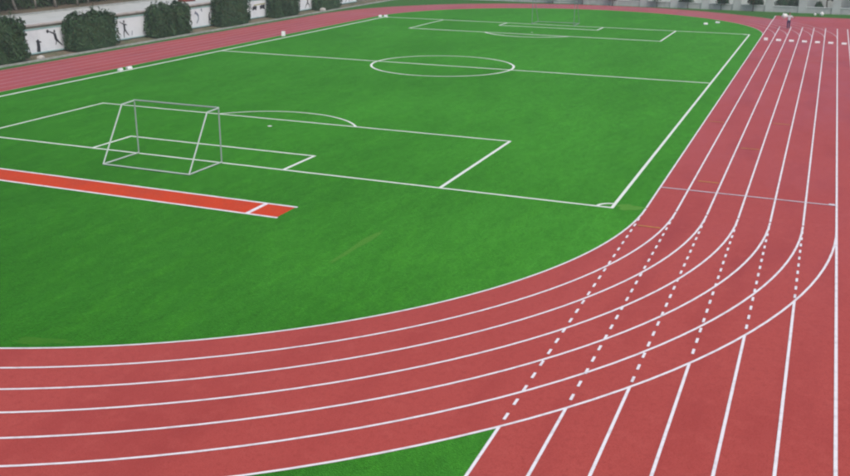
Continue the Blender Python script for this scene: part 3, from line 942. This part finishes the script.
# local frame: figure faces -y (towards the camera), its own right side is -x
J = {}
V, E, RD = [], [], []
def jv(n, co, r, par=None):
    J[n] = len(V); V.append(co); RD.append(r)
    if par is not None:
        E.append((J[par], J[n]))
jv('pelvis', (0, 0, .95), (.15, .11))
jv('waist', (0, .0, 1.10), (.13, .10), 'pelvis')
jv('chest', (0.0, .01, 1.32), (.165, .115), 'waist')
jv('neck0', (0, .0, 1.46), .065, 'chest')
jv('neck', (0, -.01, 1.53), .055, 'neck0')
jv('head0', (0, -.02, 1.60), (.075, .085), 'neck')
jv('head1', (0, -.02, 1.70), (.082, .098), 'head0')
jv('head2', (0, -.01, 1.78), (.06, .07), 'head1')
for s, n in ((-1, 'r'), (1, 'l')):
    jv('hip' + n, (s * .10, 0, .88), .095, 'pelvis')
    jv('knee' + n, (s * .11, -.04 if s < 0 else .02, .50), .062, 'hip' + n)
    jv('ankle' + n, (s * .10, .05 * s, .09), .043, 'knee' + n)
    jv('toe' + n, (s * .12, .05 * s - .17, .035), .038, 'ankle' + n)
    jv('sh' + n, (s * .20, .01, 1.41), .062, 'chest')
# right arm bent, carrying the sack against the chest; left arm out with bent elbow
jv('elr', (-.36, -.06, 1.20), .045, 'shr')
jv('wrr', (-.42, -.24, 1.30), .032, 'elr')
jv('palr', (-.43, -.31, 1.34), (.038, .02), 'wrr')
jv('ell', (.42, -.02, 1.22), .045, 'shl')
jv('wrl', (.60, -.16, 1.30), .032, 'ell')
jv('pall', (.66, -.21, 1.32), (.038, .02), 'wrl')
for s, n, c, d in ((-1, 'r', (-.43, -.31, 1.34), Vector((0, -.8, .5))), (1, 'l', (.66, -.21, 1.32), Vector((.75, -.6, .1)))):
    d.normalize()
    side = d.cross(Vector((0, 0, 1))).normalized()
    upv = side.cross(d)
    for k, (off, ln) in enumerate(((-.030, .062), (-.010, .078), (.010, .074), (.030, .058))):
        b0 = Vector(c) + side * off + d * .035
        b1 = b0 + d * ln * .55 - upv * .006
        b2 = b1 + d * ln * .35 - upv * .028
        jv(n + 'f%da' % k, tuple(b0), .0095, 'pal' + n)
        jv(n + 'f%db' % k, tuple(b1), .009, n + 'f%da' % k)
        jv(n + 'f%dc' % k, tuple(b2), .0075, n + 'f%db' % k)
    t0 = Vector(c) + side * (-.035) - d * .01
    t1 = t0 - side * .03 + d * .03
    jv(n + 'ta', tuple(t0), .011, 'pal' + n)
    jv(n + 'tb', tuple(t1), .009, n + 'ta')
body = skin_mesh(V, E, RD)
person = link('person', body, SKIN, None, (PX, PY, 0.012))
person.rotation_euler = (0, 0, R(8))
def sub_skin(names, edges, grow, m, nm, override=None):
    vv = [V[J[a]] if not (override and a in override) else override[a] for a in names]
    rr = [tuple(q + grow for q in (RD[J[a]] if isinstance(RD[J[a]], tuple) else (RD[J[a]],) * 2)) for a in names]
    ee = [(names.index(a), names.index(b)) for a, b in edges]
    return link(nm, skin_mesh(vv, ee, rr), m, person)
sub_skin(['waist', 'pelvis', 'chest', 'neck0', 'shr', 'elr', 'shl', 'ell'],
         [('waist', 'pelvis'), ('waist', 'chest'), ('chest', 'neck0'), ('chest', 'shr'), ('shr', 'elr'), ('chest', 'shl'), ('shl', 'ell')], .016, SHIRT, 'shirt')
sub_skin(['pelvis', 'hipr', 'kneer', 'ankler', 'hipl', 'kneel', 'anklel'],
         [('pelvis', 'hipr'), ('hipr', 'kneer'), ('kneer', 'ankler'), ('pelvis', 'hipl'), ('hipl', 'kneel'), ('kneel', 'anklel')], .022, TROUSERS, 'trousers')
for n in 'rl':
    sub_skin(['ankle' + n, 'toe' + n], [('ankle' + n, 'toe' + n)], .012, SHOE, 'shoe')
bm = bmesh.new()
bmesh.ops.create_icosphere(bm, subdivisions=3, radius=1)
for v in bm.verts:
    c = v.co.copy()
    if c.y < -0.35 and c.z < 0.45:
        c *= 0.86
    v.co = Vector((c.x * .098, c.y * .112, c.z * .12 if c.z > -.2 else c.z * .10)) + Vector((0, .004, 1.715))
link('hair', from_bm(bm, smooth=True), HAIR, person)
for sx in (-1, 1):
    for nm, rad, x, y, z, m in (('eye', .011, .032, -.107, 1.685, HAIR), ('ear', .02, .088, -.01, 1.67, SKIN)):
        bm = bmesh.new()
        bmesh.ops.create_icosphere(bm, subdivisions=2, radius=rad)
        link(nm, from_bm(bm, smooth=True), m, person, (sx * x, y, z))
bm = bmesh.new()
tube(bm, (0, -.105, 1.69), (0, -.128, 1.645), .008, .015, 8)
link('nose', from_bm(bm, smooth=True), SKIN, person)
link('mouth', box_mesh(-.022, .022, -.112, -.100, 1.612, 1.620, .003), DARKRED, person)
tag(person, 'person in pale shirt and dark trousers carrying a white sack on the far straight', 'person')
sack = link('white_sack', bag_mesh(9, .66, .62), SACK, None, (PX - .40, PY - .30, 1.20))
sack.rotation_euler = (R(12), R(-28), 0)
tag(sack, 'bulging white sack held against the chest of the person on the far straight', 'sack')

# ------------------------------------------------------------------ haze: even pale air over the whole ground
hz = bpy.data.materials.new('pale_haze')
hz.use_nodes = True
t = hz.node_tree
t.nodes.clear()
pv_ = t.nodes.new('ShaderNodeVolumePrincipled')
pv_.inputs['Color'].default_value = (0.80, 0.88, 1.0, 1)
pv_.inputs['Density'].default_value = 0.0006
pv_.inputs['Anisotropy'].default_value = 0.0
ou = t.nodes.new('ShaderNodeOutputMaterial')
t.links.new(pv_.outputs[0], ou.inputs['Volume'])
haze = structure(link('haze', box_mesh(-1501, 1501, -1501, 1501, -1.0, 16.0), hz), 'stuff')
haze['label'] = 'thin pale haze over the whole sports ground'
